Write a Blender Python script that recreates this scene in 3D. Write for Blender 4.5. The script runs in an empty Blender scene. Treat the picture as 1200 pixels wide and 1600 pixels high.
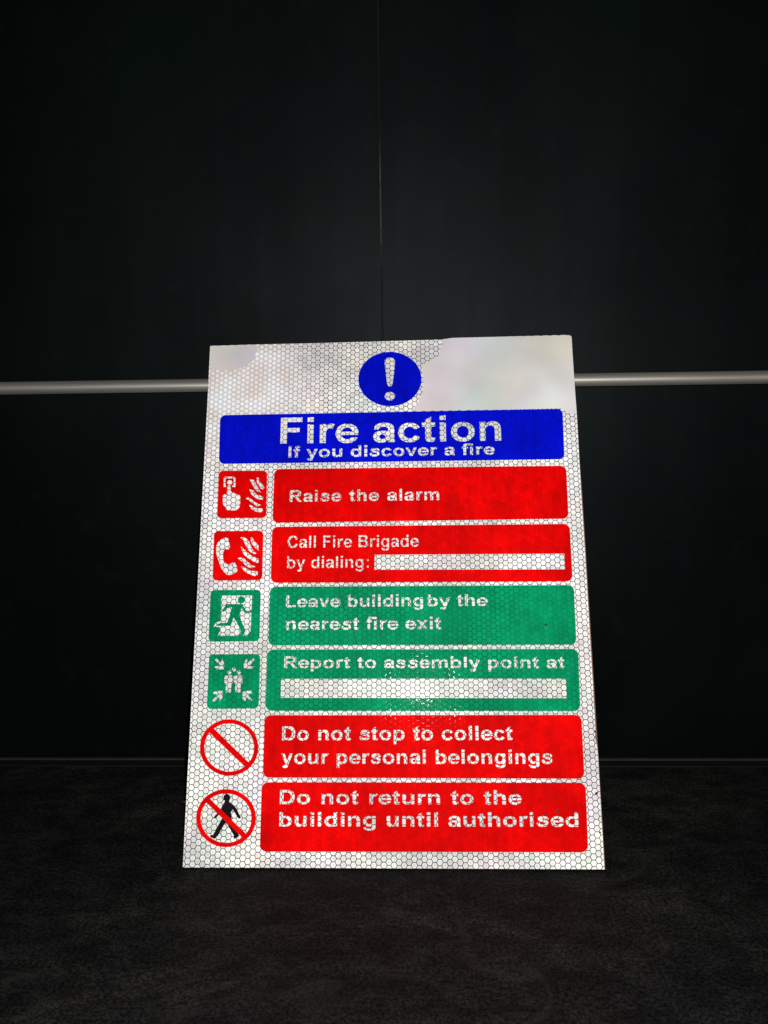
import bpy, math, random
from mathutils import Vector, Matrix

# ------------------------------------------------------------------ camera, world, lamp
scene = bpy.context.scene
collection = scene.collection
FOCAL = 1250.0                       # focal length in pixels of a 1200 x 1600 picture
PITCH, ROLL, YAW = 0.16884, -0.0149, 0.03362
EYE = Vector((0.11605, -0.4755, 0.24191))

fwd = Vector((-math.sin(YAW) * math.cos(PITCH), math.cos(YAW) * math.cos(PITCH), -math.sin(PITCH)))
right = fwd.cross(Vector((0, 0, 1))).normalized()
up = right.cross(fwd)
right, up = right * math.cos(ROLL) + up * math.sin(ROLL), up * math.cos(ROLL) - right * math.sin(ROLL)
cam_data = bpy.data.cameras.new('camera')
cam_data.sensor_fit = 'VERTICAL'
cam_data.sensor_height = 36.0
cam_data.lens = 36.0 * FOCAL / 1600.0
cam_data.clip_start, cam_data.clip_end = 0.01, 50.0
cam = bpy.data.objects.new('camera', cam_data)
collection.objects.link(cam)
rot = Matrix((right, up, -fwd)).transposed()
cam.matrix_world = Matrix.Translation(EYE) @ rot.to_4x4()
scene.camera = cam

world = bpy.data.worlds.new('World')
scene.world = world
world.use_nodes = True
world.node_tree.nodes['Background'].inputs['Color'].default_value = (0.75, 0.85, 1.0, 1)
world.node_tree.nodes['Background'].inputs['Strength'].default_value = 0.004

flash = bpy.data.lights.new('phone_flash', 'POINT')
flash.energy = 12.5
flash.color = (1.0, 0.985, 0.96)
flash.shadow_soft_size = 0.003
flash_obj = bpy.data.objects.new('phone_flash', flash)
flash_obj.location = EYE + right * 0.010 + up * 0.012
collection.objects.link(flash_obj)

scene.view_settings.view_transform = 'Standard'
scene.view_settings.look = 'None'
scene.view_settings.exposure = 0.0
scene.view_settings.gamma = 1.0
scene.view_settings.use_curve_mapping = False
scene.cycles.use_denoising = False
scene.cycles.max_bounces = 5

# ------------------------------------------------------------------ measured outlines
# glyph outlines in 1/1000 em; pictogram outlines measured on the face of the sign
GLYPHS = {
    'a': [[(181,-10),(188,-11),(245,-11),(265,-8),(298,2),(315,9),(338,25),(372,60),(380,58),(381,55),(381,5),(382,0),(385,-1),(525,-1),(530,0),(531,2),(511,78),(511,365),(506,402),(498,426),(486,450),(479,460),(451,488),(435,498),(405,513),(358,526),(342,529),(322,529),(312,531),(248,531),(240,529),(222,529),(182,521),(142,506),(105,481),(91,468),(82,455),(64,422),(56,392),(56,380),(54,372),(54,352),(58,349),(152,349),(156,352),(157,360),(164,380),(180,399),(202,413),(215,418),(240,424),(298,424),(328,416),(352,401),(366,388),(374,375),(374,318),(372,313),(370,311),(188,311),(155,306),(118,292),(92,275),(66,250),(52,228),(39,192),(36,180),(35,150),(36,120),(39,108),(47,82),(54,68),(68,49),(90,26),(102,17),(118,8),(132,2),(165,-8)],[(232,82),(220,84),(208,89),(190,102),(180,114),(171,135),(171,165),(179,185),(190,198),(199,205),(210,212),(220,216),(235,219),(245,219),(260,216),(272,211),(290,198),(300,186),(309,165),(309,135),(300,114),(290,102),(280,94),(270,88),(260,84),(245,81)]],
    'b': [[(289,-12),(345,-14),(355,-11),(368,-11),(392,-6),(428,7),(448,17),(482,41),(509,68),(518,79),(533,102),(548,132),(556,152),(566,195),(569,215),(569,292),(566,312),(558,348),(548,375),(531,410),(509,440),(480,469),(468,478),(452,488),(422,503),(385,516),(352,521),(290,521),(255,516),(230,508),(205,497),(202,498),(201,502),(201,710),(200,715),(195,716),(70,716),(68,715),(66,710),(66,2),(68,0),(72,-1),(195,-1),(200,0),(202,8),(205,10),(248,-6),(272,-11)],[(298,94),(278,99),(248,116),(224,140),(204,178),(201,190),(201,320),(211,345),(224,368),(236,382),(252,395),(270,406),(295,413),(328,414),(348,408),(376,392),(396,372),(408,355),(421,328),(429,298),(431,280),(431,225),(423,188),(412,161),(395,134),(381,120),(368,109),(352,102),(338,97),(322,94)]],
    'c': [[(264,-12),(322,-14),(332,-11),(345,-11),(380,-3),(422,13),(442,24),(461,38),(491,65),(505,82),(521,105),(526,118),(518,125),(445,176),(438,179),(415,179),(411,175),(398,150),(389,138),(372,121),(360,112),(340,102),(322,96),(308,94),(282,94),(252,102),(222,119),(200,142),(182,172),(174,192),(166,230),(166,278),(171,305),(180,331),(189,350),(199,365),(225,391),(235,398),(250,406),(280,414),(312,414),(328,411),(350,402),(368,390),(391,368),(400,354),(408,351),(465,352),(522,393),(523,398),(518,408),(496,438),(472,461),(458,473),(435,488),(398,506),(360,516),(330,521),(265,521),(232,516),(210,511),(182,501),(144,480),(122,464),(94,435),(69,400),(52,362),(44,340),(36,302),(36,288),(34,278),(34,232),(41,180),(57,132),(67,112),(85,84),(96,70),(120,46),(135,34),(162,17),(190,4),(220,-6),(248,-11)]],
    'd': [[(259,-12),(318,-14),(338,-11),(372,-3),(408,11),(411,10),(412,0),(418,-1),(540,-1),(545,0),(546,2),(546,710),(545,715),(542,716),(418,716),(412,715),(411,710),(411,502),(410,498),(408,497),(365,513),(322,521),(258,521),(228,516),(195,506),(162,491),(140,476),(125,464),(108,446),(87,420),(72,395),(57,360),(46,320),(44,292),(41,285),(41,222),(44,215),(46,188),(52,165),(62,135),(79,100),(109,60),(120,49),(148,27),(185,7),(202,-1),(232,-9)],[(285,94),(258,102),(239,112),(224,125),(202,155),(194,170),(181,215),(181,228),(179,238),(179,272),(184,305),(189,325),(204,358),(220,379),(240,396),(262,408),(285,414),(312,414),(335,408),(355,398),(368,389),(383,372),(393,358),(406,332),(411,312),(411,192),(406,175),(393,150),(379,130),(368,120),(350,107),(325,97),(310,94)]],
    'e': [[(256,-12),(318,-14),(328,-11),(340,-11),(390,2),(432,22),(460,41),(494,75),(521,115),(528,132),(528,138),(522,139),(390,139),(385,136),(368,119),(355,109),(328,97),(295,91),(265,94),(252,97),(225,109),(212,119),(191,140),(179,158),(172,172),(162,202),(163,210),(168,211),(542,211),(548,212),(551,218),(551,288),(546,320),(541,342),(528,378),(506,418),(484,445),(472,456),(456,470),(432,486),(418,494),(398,503),(368,513),(342,519),(322,521),(258,521),(225,516),(182,503),(165,496),(125,471),(96,445),(75,418),(62,398),(47,365),(39,342),(31,308),(29,288),(29,220),(34,188),(39,165),(54,125),(77,88),(86,75),(120,41),(148,22),(178,7),(205,-3),(240,-11)],[(165,304),(162,308),(172,335),(179,350),(202,381),(225,398),(245,408),(262,414),(280,416),(302,416),(320,413),(340,406),(365,391),(379,380),(401,350),(411,330),(418,308),(417,305),(412,304)]],
    'f': [[(90,0),(95,-1),(222,-1),(227,0),(229,2),(229,408),(230,410),(235,411),(322,411),(325,413),(326,418),(326,512),(325,517),(320,519),(235,519),(230,520),(229,525),(229,570),(234,585),(242,595),(264,610),(288,618),(302,621),(348,621),(350,623),(351,628),(351,670),(348,678),(339,690),(326,702),(310,713),(288,723),(262,729),(198,729),(172,723),(160,718),(134,702),(121,690),(112,678),(97,645),(91,620),(91,595),(89,588),(89,525),(88,520),(82,519),(18,519),(13,518),(11,515),(11,418),(12,413),(18,411),(82,411),(87,410),(89,408),(89,5)]],
    'g': [[(251,-210),(258,-211),(345,-211),(352,-209),(380,-206),(432,-191),(470,-171),(499,-148),(523,-115),(536,-88),(544,-52),(544,-25),(546,-15),(546,512),(545,517),(542,519),(415,519),(411,515),(411,500),(408,499),(372,513),(320,524),(262,524),(210,513),(172,498),(148,483),(121,462),(99,438),(79,410),(59,368),(49,330),(44,298),(44,228),(49,195),(62,150),(82,110),(104,80),(126,58),(158,34),(192,17),(225,7),(255,1),(328,1),(368,9),(408,25),(411,22),(411,-15),(413,-25),(408,-48),(401,-62),(388,-78),(375,-88),(345,-103),(325,-109),(308,-111),(260,-111),(225,-103),(195,-88),(182,-78),(170,-63),(162,-50),(160,-49),(62,-49),(58,-50),(57,-55),(62,-80),(77,-115),(101,-148),(118,-161),(142,-178),(168,-191),(220,-206)],[(282,107),(262,112),(234,128),(216,145),(199,170),(194,180),(184,210),(181,225),(179,245),(179,280),(181,288),(181,300),(192,338),(204,362),(221,385),(240,401),(265,413),(292,419),(308,419),(332,413),(348,407),(358,400),(381,380),(401,350),(411,322),(411,202),(406,185),(396,165),(384,148),(363,128),(350,119),(328,109),(315,106)]],
    'h': [[(68,0),(72,-1),(198,-1),(202,0),(204,5),(204,350),(209,365),(218,378),(239,400),(250,407),(265,413),(295,419),(310,419),(338,413),(350,408),(363,400),(376,390),(388,375),(398,355),(403,340),(406,322),(406,5),(408,0),(412,-1),(540,-1),(545,0),(546,2),(546,295),(544,308),(544,352),(536,398),(531,415),(519,442),(498,476),(475,499),(452,513),(420,526),(405,529),(385,531),(345,531),(335,529),(322,529),(300,523),(288,518),(260,503),(239,485),(217,455),(208,437),(205,436),(204,448),(204,710),(202,715),(200,716),(72,716),(68,715),(66,712),(66,5)]],
    'i': [[(73,0),(78,-1),(202,-1),(207,0),(209,2),(209,512),(208,517),(205,519),(78,519),(73,518),(71,515),(71,5)],[(73,590),(78,589),(202,589),(207,590),(209,595),(209,710),(208,715),(202,716),(78,716),(73,715),(71,710),(71,595)]],
    'l': [[(73,0),(78,-1),(202,-1),(207,0),(209,2),(209,710),(208,715),(205,716),(78,716),(73,715),(71,712),(71,5)]],
    'm': [[(63,0),(68,-1),(185,-1),(190,0),(191,5),(191,312),(196,345),(202,362),(209,378),(216,388),(230,401),(250,413),(278,419),(305,416),(322,408),(332,401),(344,390),(351,380),(361,360),(366,342),(369,328),(369,5),(370,0),(375,-1),(502,-1),(508,0),(509,5),(509,325),(511,340),(514,352),(524,375),(531,385),(550,404),(568,413),(595,419),(605,419),(630,413),(645,406),(658,396),(671,380),(681,360),(686,342),(689,328),(689,5),(690,0),(695,-1),(822,-1),(827,0),(829,5),(829,322),(826,332),(826,358),(821,390),(813,420),(805,441),(791,468),(781,480),(756,505),(729,520),(712,526),(682,531),(642,531),(602,523),(585,515),(570,506),(558,496),(545,483),(522,449),(509,415),(506,398),(502,393),(500,395),(491,428),(478,455),(466,475),(454,490),(446,498),(420,516),(395,526),(365,531),(322,531),(285,523),(260,511),(248,501),(226,480),(218,468),(204,445),(195,420),(192,419),(191,512),(190,518),(185,519),(68,519),(63,518),(61,512),(61,5)]],
    'n': [[(68,0),(72,-1),(190,-1),(195,0),(196,5),(196,320),(199,338),(202,348),(212,370),(219,380),(238,399),(248,406),(265,413),(295,419),(310,419),(338,413),(350,408),(363,400),(376,390),(388,375),(398,355),(403,340),(406,322),(406,5),(408,0),(412,-1),(540,-1),(545,0),(546,5),(546,295),(544,308),(544,352),(536,398),(531,415),(520,441),(499,475),(475,499),(458,511),(442,518),(420,526),(388,531),(342,531),(335,529),(322,529),(300,523),(268,508),(240,486),(217,455),(202,424),(200,420),(198,419),(196,512),(195,518),(190,519),(72,519),(68,517),(66,512),(66,5)]],
    'o': [[(271,-12),(278,-14),(335,-14),(380,-6),(425,9),(445,19),(466,32),(501,62),(533,105),(556,152),(569,208),(569,222),(571,232),(571,275),(564,328),(553,362),(546,380),(526,415),(506,440),(488,459),(450,486),(415,503),(392,511),(358,519),(338,521),(272,521),(240,516),(195,503),(160,486),(138,471),(122,459),(104,440),(84,415),(69,390),(52,348),(41,300),(41,285),(39,275),(39,232),(44,192),(52,160),(59,140),(77,105),(88,89),(118,54),(144,32),(165,19),(198,4),(228,-6),(255,-11)],[(290,94),(275,97),(260,102),(235,114),(211,135),(197,155),(182,185),(174,215),(171,232),(171,278),(179,315),(189,340),(208,368),(222,384),(242,398),(258,406),(272,411),(288,414),(322,414),(352,406),(368,398),(388,384),(401,370),(411,358),(421,340),(428,322),(436,292),(439,275),(439,230),(428,184),(413,155),(399,135),(390,126),(375,114),(350,102),(335,97),(318,94)]],
    'p': [[(68,-200),(72,-201),(198,-201),(202,-200),(204,-195),(204,2),(205,8),(208,9),(248,-6),(292,-14),(348,-14),(392,-6),(415,2),(442,14),(481,40),(509,68),(533,102),(548,132),(556,152),(564,182),(569,212),(569,292),(564,325),(558,348),(548,375),(531,410),(521,425),(509,440),(480,469),(452,488),(422,503),(402,511),(382,516),(352,521),(290,521),(270,519),(238,511),(208,499),(204,500),(204,515),(200,519),(72,519),(68,517),(66,512),(66,-195)],[(298,94),(278,99),(248,116),(224,140),(204,178),(204,328),(212,348),(225,368),(238,384),(252,396),(270,406),(295,413),(328,414),(348,408),(376,392),(396,372),(408,355),(421,328),(429,298),(431,280),(431,225),(423,188),(412,161),(395,134),(381,120),(368,109),(352,102),(338,97),(322,94)]],
    'r': [[(68,0),(72,-1),(198,-1),(202,0),(204,5),(204,288),(222,355),(250,390),(282,403),(320,404),(352,394),(358,394),(363,405),(398,508),(398,512),(395,514),(358,528),(338,529),(330,531),(315,531),(268,521),(225,490),(211,470),(205,466),(204,515),(200,519),(72,519),(68,517),(66,512),(66,5)]],
    's': [[(241,-8),(275,-9),(282,-6),(312,-6),(345,-1),(388,9),(420,24),(450,44),(474,68),(488,90),(498,110),(503,125),(509,158),(509,192),(506,210),(498,238),(491,252),(476,272),(468,281),(440,301),(392,323),(358,336),(278,357),(230,372),(217,378),(208,388),(209,392),(212,395),(245,404),(258,404),(268,406),(328,406),(358,401),(385,392),(412,354),(425,344),(435,339),(445,336),(465,336),(485,344),(499,355),(511,375),(514,388),(514,405),(511,415),(490,451),(481,462),(461,482),(438,498),(412,508),(358,521),(348,521),(340,524),(302,525),(258,524),(248,521),(232,521),(182,511),(150,496),(129,480),(116,468),(104,450),(92,422),(89,410),(89,378),(97,345),(110,319),(119,308),(138,289),(160,274),(200,257),(312,226),(368,206),(386,195),(391,185),(391,168),(385,148),(372,134),(358,124),(330,116),(300,111),(225,111),(208,114),(192,119),(172,131),(164,140),(148,175),(140,188),(132,196),(115,206),(105,209),(82,208),(65,201),(50,188),(42,175),(37,162),(36,140),(57,90),(80,56),(102,36),(120,24),(155,7),(195,-4)]],
    't': [[(174,-10),(180,-11),(232,-11),(262,-3),(288,11),(302,27),(311,42),(311,92),(310,98),(270,99),(240,111),(225,111),(221,115),(221,408),(223,410),(228,411),(305,411),(310,413),(311,418),(311,512),(310,517),(308,519),(228,519),(222,520),(221,525),(221,680),(221,685),(218,686),(85,600),(84,595),(84,525),(82,520),(78,519),(15,519),(12,517),(11,512),(11,418),(12,413),(18,411),(78,411),(82,410),(84,408),(84,110),(86,100),(86,80),(89,65),(94,50),(102,35),(109,25),(122,11),(148,-3)]],
    'u': [[(219,-10),(265,-11),(275,-9),(288,-9),(318,-1),(342,12),(365,29),(381,48),(393,65),(408,96),(410,100),(412,101),(414,8),(415,2),(420,1),(538,1),(542,3),(544,8),(544,515),(542,520),(538,521),(420,521),(415,520),(414,515),(414,200),(411,182),(408,172),(398,150),(391,140),(372,121),(362,114),(345,107),(315,101),(300,101),(272,107),(260,112),(247,120),(234,130),(222,145),(212,165),(207,180),(204,198),(204,515),(202,520),(198,521),(70,521),(65,520),(64,515),(64,225),(66,212),(66,168),(74,125),(79,105),(90,79),(99,62),(111,45),(135,21),(152,9),(168,2),(192,-6)]],
    'v': [[(213,0),(218,-1),(338,-1),(342,0),(346,2),(538,488),(548,515),(547,518),(542,519),(410,519),(405,517),(291,185),(280,158),(278,156),(274,160),(264,188),(150,517),(145,519),(12,519),(8,518),(7,515),(9,508),(42,425)]],
    'x': [[(11,0),(18,-1),(170,0),(181,12),(269,152),(278,162),(282,158),(293,142),(385,0),(390,-1),(545,-1),(549,0),(549,5),(361,270),(535,512),(536,518),(530,519),(382,519),(378,518),(283,375),(278,371),(247,415),(180,518),(28,519),(19,518),(22,510),(190,276),(193,268),(188,258),(14,10),(10,2)]],
    'y': [[(154,-208),(190,-210),(222,-209),(240,-206),(262,-198),(292,-181),(314,-160),(321,-150),(331,-130),(339,-100),(339,-62),(337,-60),(331,-58),(330,-55),(353,0),(498,385),(543,505),(546,515),(545,518),(540,519),(410,519),(405,517),(286,165),(283,158),(280,155),(277,158),(150,517),(145,519),(12,519),(8,518),(7,515),(9,508),(214,2),(214,-15),(207,-58),(143,-60),(141,-65),(141,-92),(138,-96),(55,-96),(50,-98),(49,-100),(49,-130),(59,-150),(68,-161),(88,-181),(98,-188),(118,-198),(140,-206)]],
    'B': [[(75,0),(80,-1),(395,-1),(408,1),(488,1),(522,7),(542,12),(570,22),(595,34),(611,45),(628,59),(642,77),(653,92),(663,112),(674,148),(676,162),(676,180),(679,188),(679,232),(676,240),(676,258),(671,285),(663,308),(653,328),(630,359),(598,385),(621,415),(636,448),(644,482),(644,565),(636,602),(623,630),(606,655),(591,670),(560,691),(530,703),(498,711),(482,714),(462,714),(455,716),(80,716),(75,715),(74,710),(74,5)],[(222,121),(220,123),(219,128),(219,315),(220,320),(225,321),(445,321),(460,318),(482,310),(498,301),(513,285),(523,265),(526,252),(526,242),(529,235),(529,208),(526,188),(516,162),(506,150),(492,139),(472,129),(450,124),(435,124),(428,121)],[(222,439),(220,440),(219,445),(219,590),(220,595),(222,596),(430,596),(445,593),(465,586),(484,570),(493,555),(499,528),(499,508),(496,490),(488,472),(481,462),(468,452),(458,447),(438,441),(420,439)]],
    'C': [[(334,-10),(340,-11),(410,-11),(445,-6),(478,2),(505,12),(548,34),(590,66),(611,88),(632,114),(648,138),(660,160),(673,188),(683,215),(679,220),(602,258),(550,259),(545,254),(538,232),(521,198),(501,170),(480,149),(460,134),(435,122),(408,114),(388,111),(370,111),(340,117),(312,127),(300,134),(280,149),(259,170),(237,202),(222,232),(212,262),(204,298),(201,318),(201,400),(209,445),(217,470),(229,500),(242,522),(256,542),(270,559),(287,572),(302,583),(328,596),(360,604),(400,604),(432,596),(458,583),(473,572),(491,558),(518,522),(531,500),(539,480),(542,476),(612,477),(675,512),(677,515),(668,540),(658,560),(636,598),(616,622),(582,656),(545,683),(512,701),(472,716),(420,726),(400,726),(390,729),(358,729),(350,726),(330,726),(322,724),(312,724),(278,716),(255,708),(218,691),(182,668),(168,656),(134,622),(115,598),(104,582),(84,545),(64,492),(54,448),(51,420),(49,412),(49,388),(46,378),(46,338),(49,328),(49,302),(56,255),(67,215),(77,188),(102,138),(117,115),(139,88),(160,66),(187,45),(215,27),(245,12),(272,2),(318,-9)]],
    'D': [[(75,0),(80,-1),(375,-1),(385,1),(420,1),(430,4),(442,4),(495,17),(542,39),(580,66),(612,102),(636,138),(646,158),(663,205),(669,228),(674,252),(676,285),(679,295),(679,422),(676,430),(676,445),(671,478),(663,510),(648,552),(633,582),(616,610),(604,625),(575,654),(553,670),(511,692),(482,703),(448,711),(412,714),(405,716),(80,716),(75,715),(74,710),(74,5)],[(225,121),(222,123),(221,128),(221,590),(223,592),(228,594),(382,594),(402,591),(428,583),(456,568),(472,553),(485,538),(496,522),(511,492),(521,458),(529,410),(529,302),(523,268),(508,218),(491,185),(480,171),(462,154),(451,145),(425,132),(408,126),(372,121)]],
    'F': [[(75,0),(80,-1),(215,-1),(220,0),(221,2),(221,298),(223,302),(228,304),(505,304),(510,305),(511,308),(511,418),(510,422),(508,424),(228,424),(223,425),(221,430),(221,585),(222,590),(228,591),(565,591),(568,593),(569,598),(569,710),(567,715),(562,716),(80,716),(75,715),(74,710),(74,5)]],
    'I': [[(70,0),(75,-1),(208,-1),(212,0),(214,2),(214,710),(212,715),(210,716),(75,716),(70,715),(69,712),(69,5)]],
    'L': [[(75,0),(80,-1),(575,-1),(580,0),(581,2),(581,115),(580,120),(578,121),(228,121),(222,123),(221,128),(221,705),(220,710),(218,711),(80,711),(75,710),(74,708),(74,5)]],
    'R': [[(75,0),(80,-1),(215,-1),(220,0),(221,5),(221,292),(222,297),(228,299),(318,299),(348,281),(356,272),(418,192),(545,0),(550,-1),(712,-1),(717,0),(718,2),(710,13),(566,202),(479,298),(479,300),(482,301),(520,306),(558,317),(575,325),(600,339),(618,354),(635,374),(646,390),(658,418),(669,462),(669,550),(666,568),(656,605),(643,630),(631,648),(610,669),(590,683),(560,698),(525,709),(498,714),(480,714),(472,716),(80,716),(75,715),(74,710),(74,5)],[(225,411),(222,413),(221,418),(221,590),(222,595),(225,596),(445,596),(462,594),(481,588),(500,576),(511,565),(521,545),(524,530),(523,472),(518,456),(508,439),(501,432),(485,422),(460,414),(448,414),(438,411)]],
    ':': [[(100,0),(105,-1),(230,-1),(235,0),(236,5),(236,130),(235,135),(230,136),(105,136),(100,135),(99,130),(99,5)],[(100,382),(105,381),(230,381),(235,383),(236,388),(236,512),(235,518),(230,519),(105,519),(100,517),(99,512),(99,388)]],
    'ﬁ': [[(80,0),(85,-1),(205,-1),(210,0),(211,2),(211,408),(213,410),(218,411),(298,411),(300,413),(301,418),(301,512),(300,517),(295,519),(218,519),(213,520),(211,525),(211,550),(219,558),(219,570),(222,578),(229,588),(240,596),(255,603),(278,611),(295,614),(365,614),(395,607),(400,612),(405,614),(409,610),(410,600),(415,599),(538,599),(540,600),(541,605),(541,710),(540,715),(535,716),(328,716),(295,726),(278,729),(202,729),(185,726),(160,718),(135,706),(122,696),(109,682),(97,665),(87,642),(81,618),(81,595),(79,585),(79,525),(78,520),(72,519),(15,519),(12,517),(11,512),(11,418),(12,413),(18,411),(72,411),(77,410),(79,408),(79,5)],[(410,0),(415,-1),(535,-1),(540,0),(541,2),(541,512),(540,517),(538,519),(415,519),(410,518),(409,515),(409,5)]],
}
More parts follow.
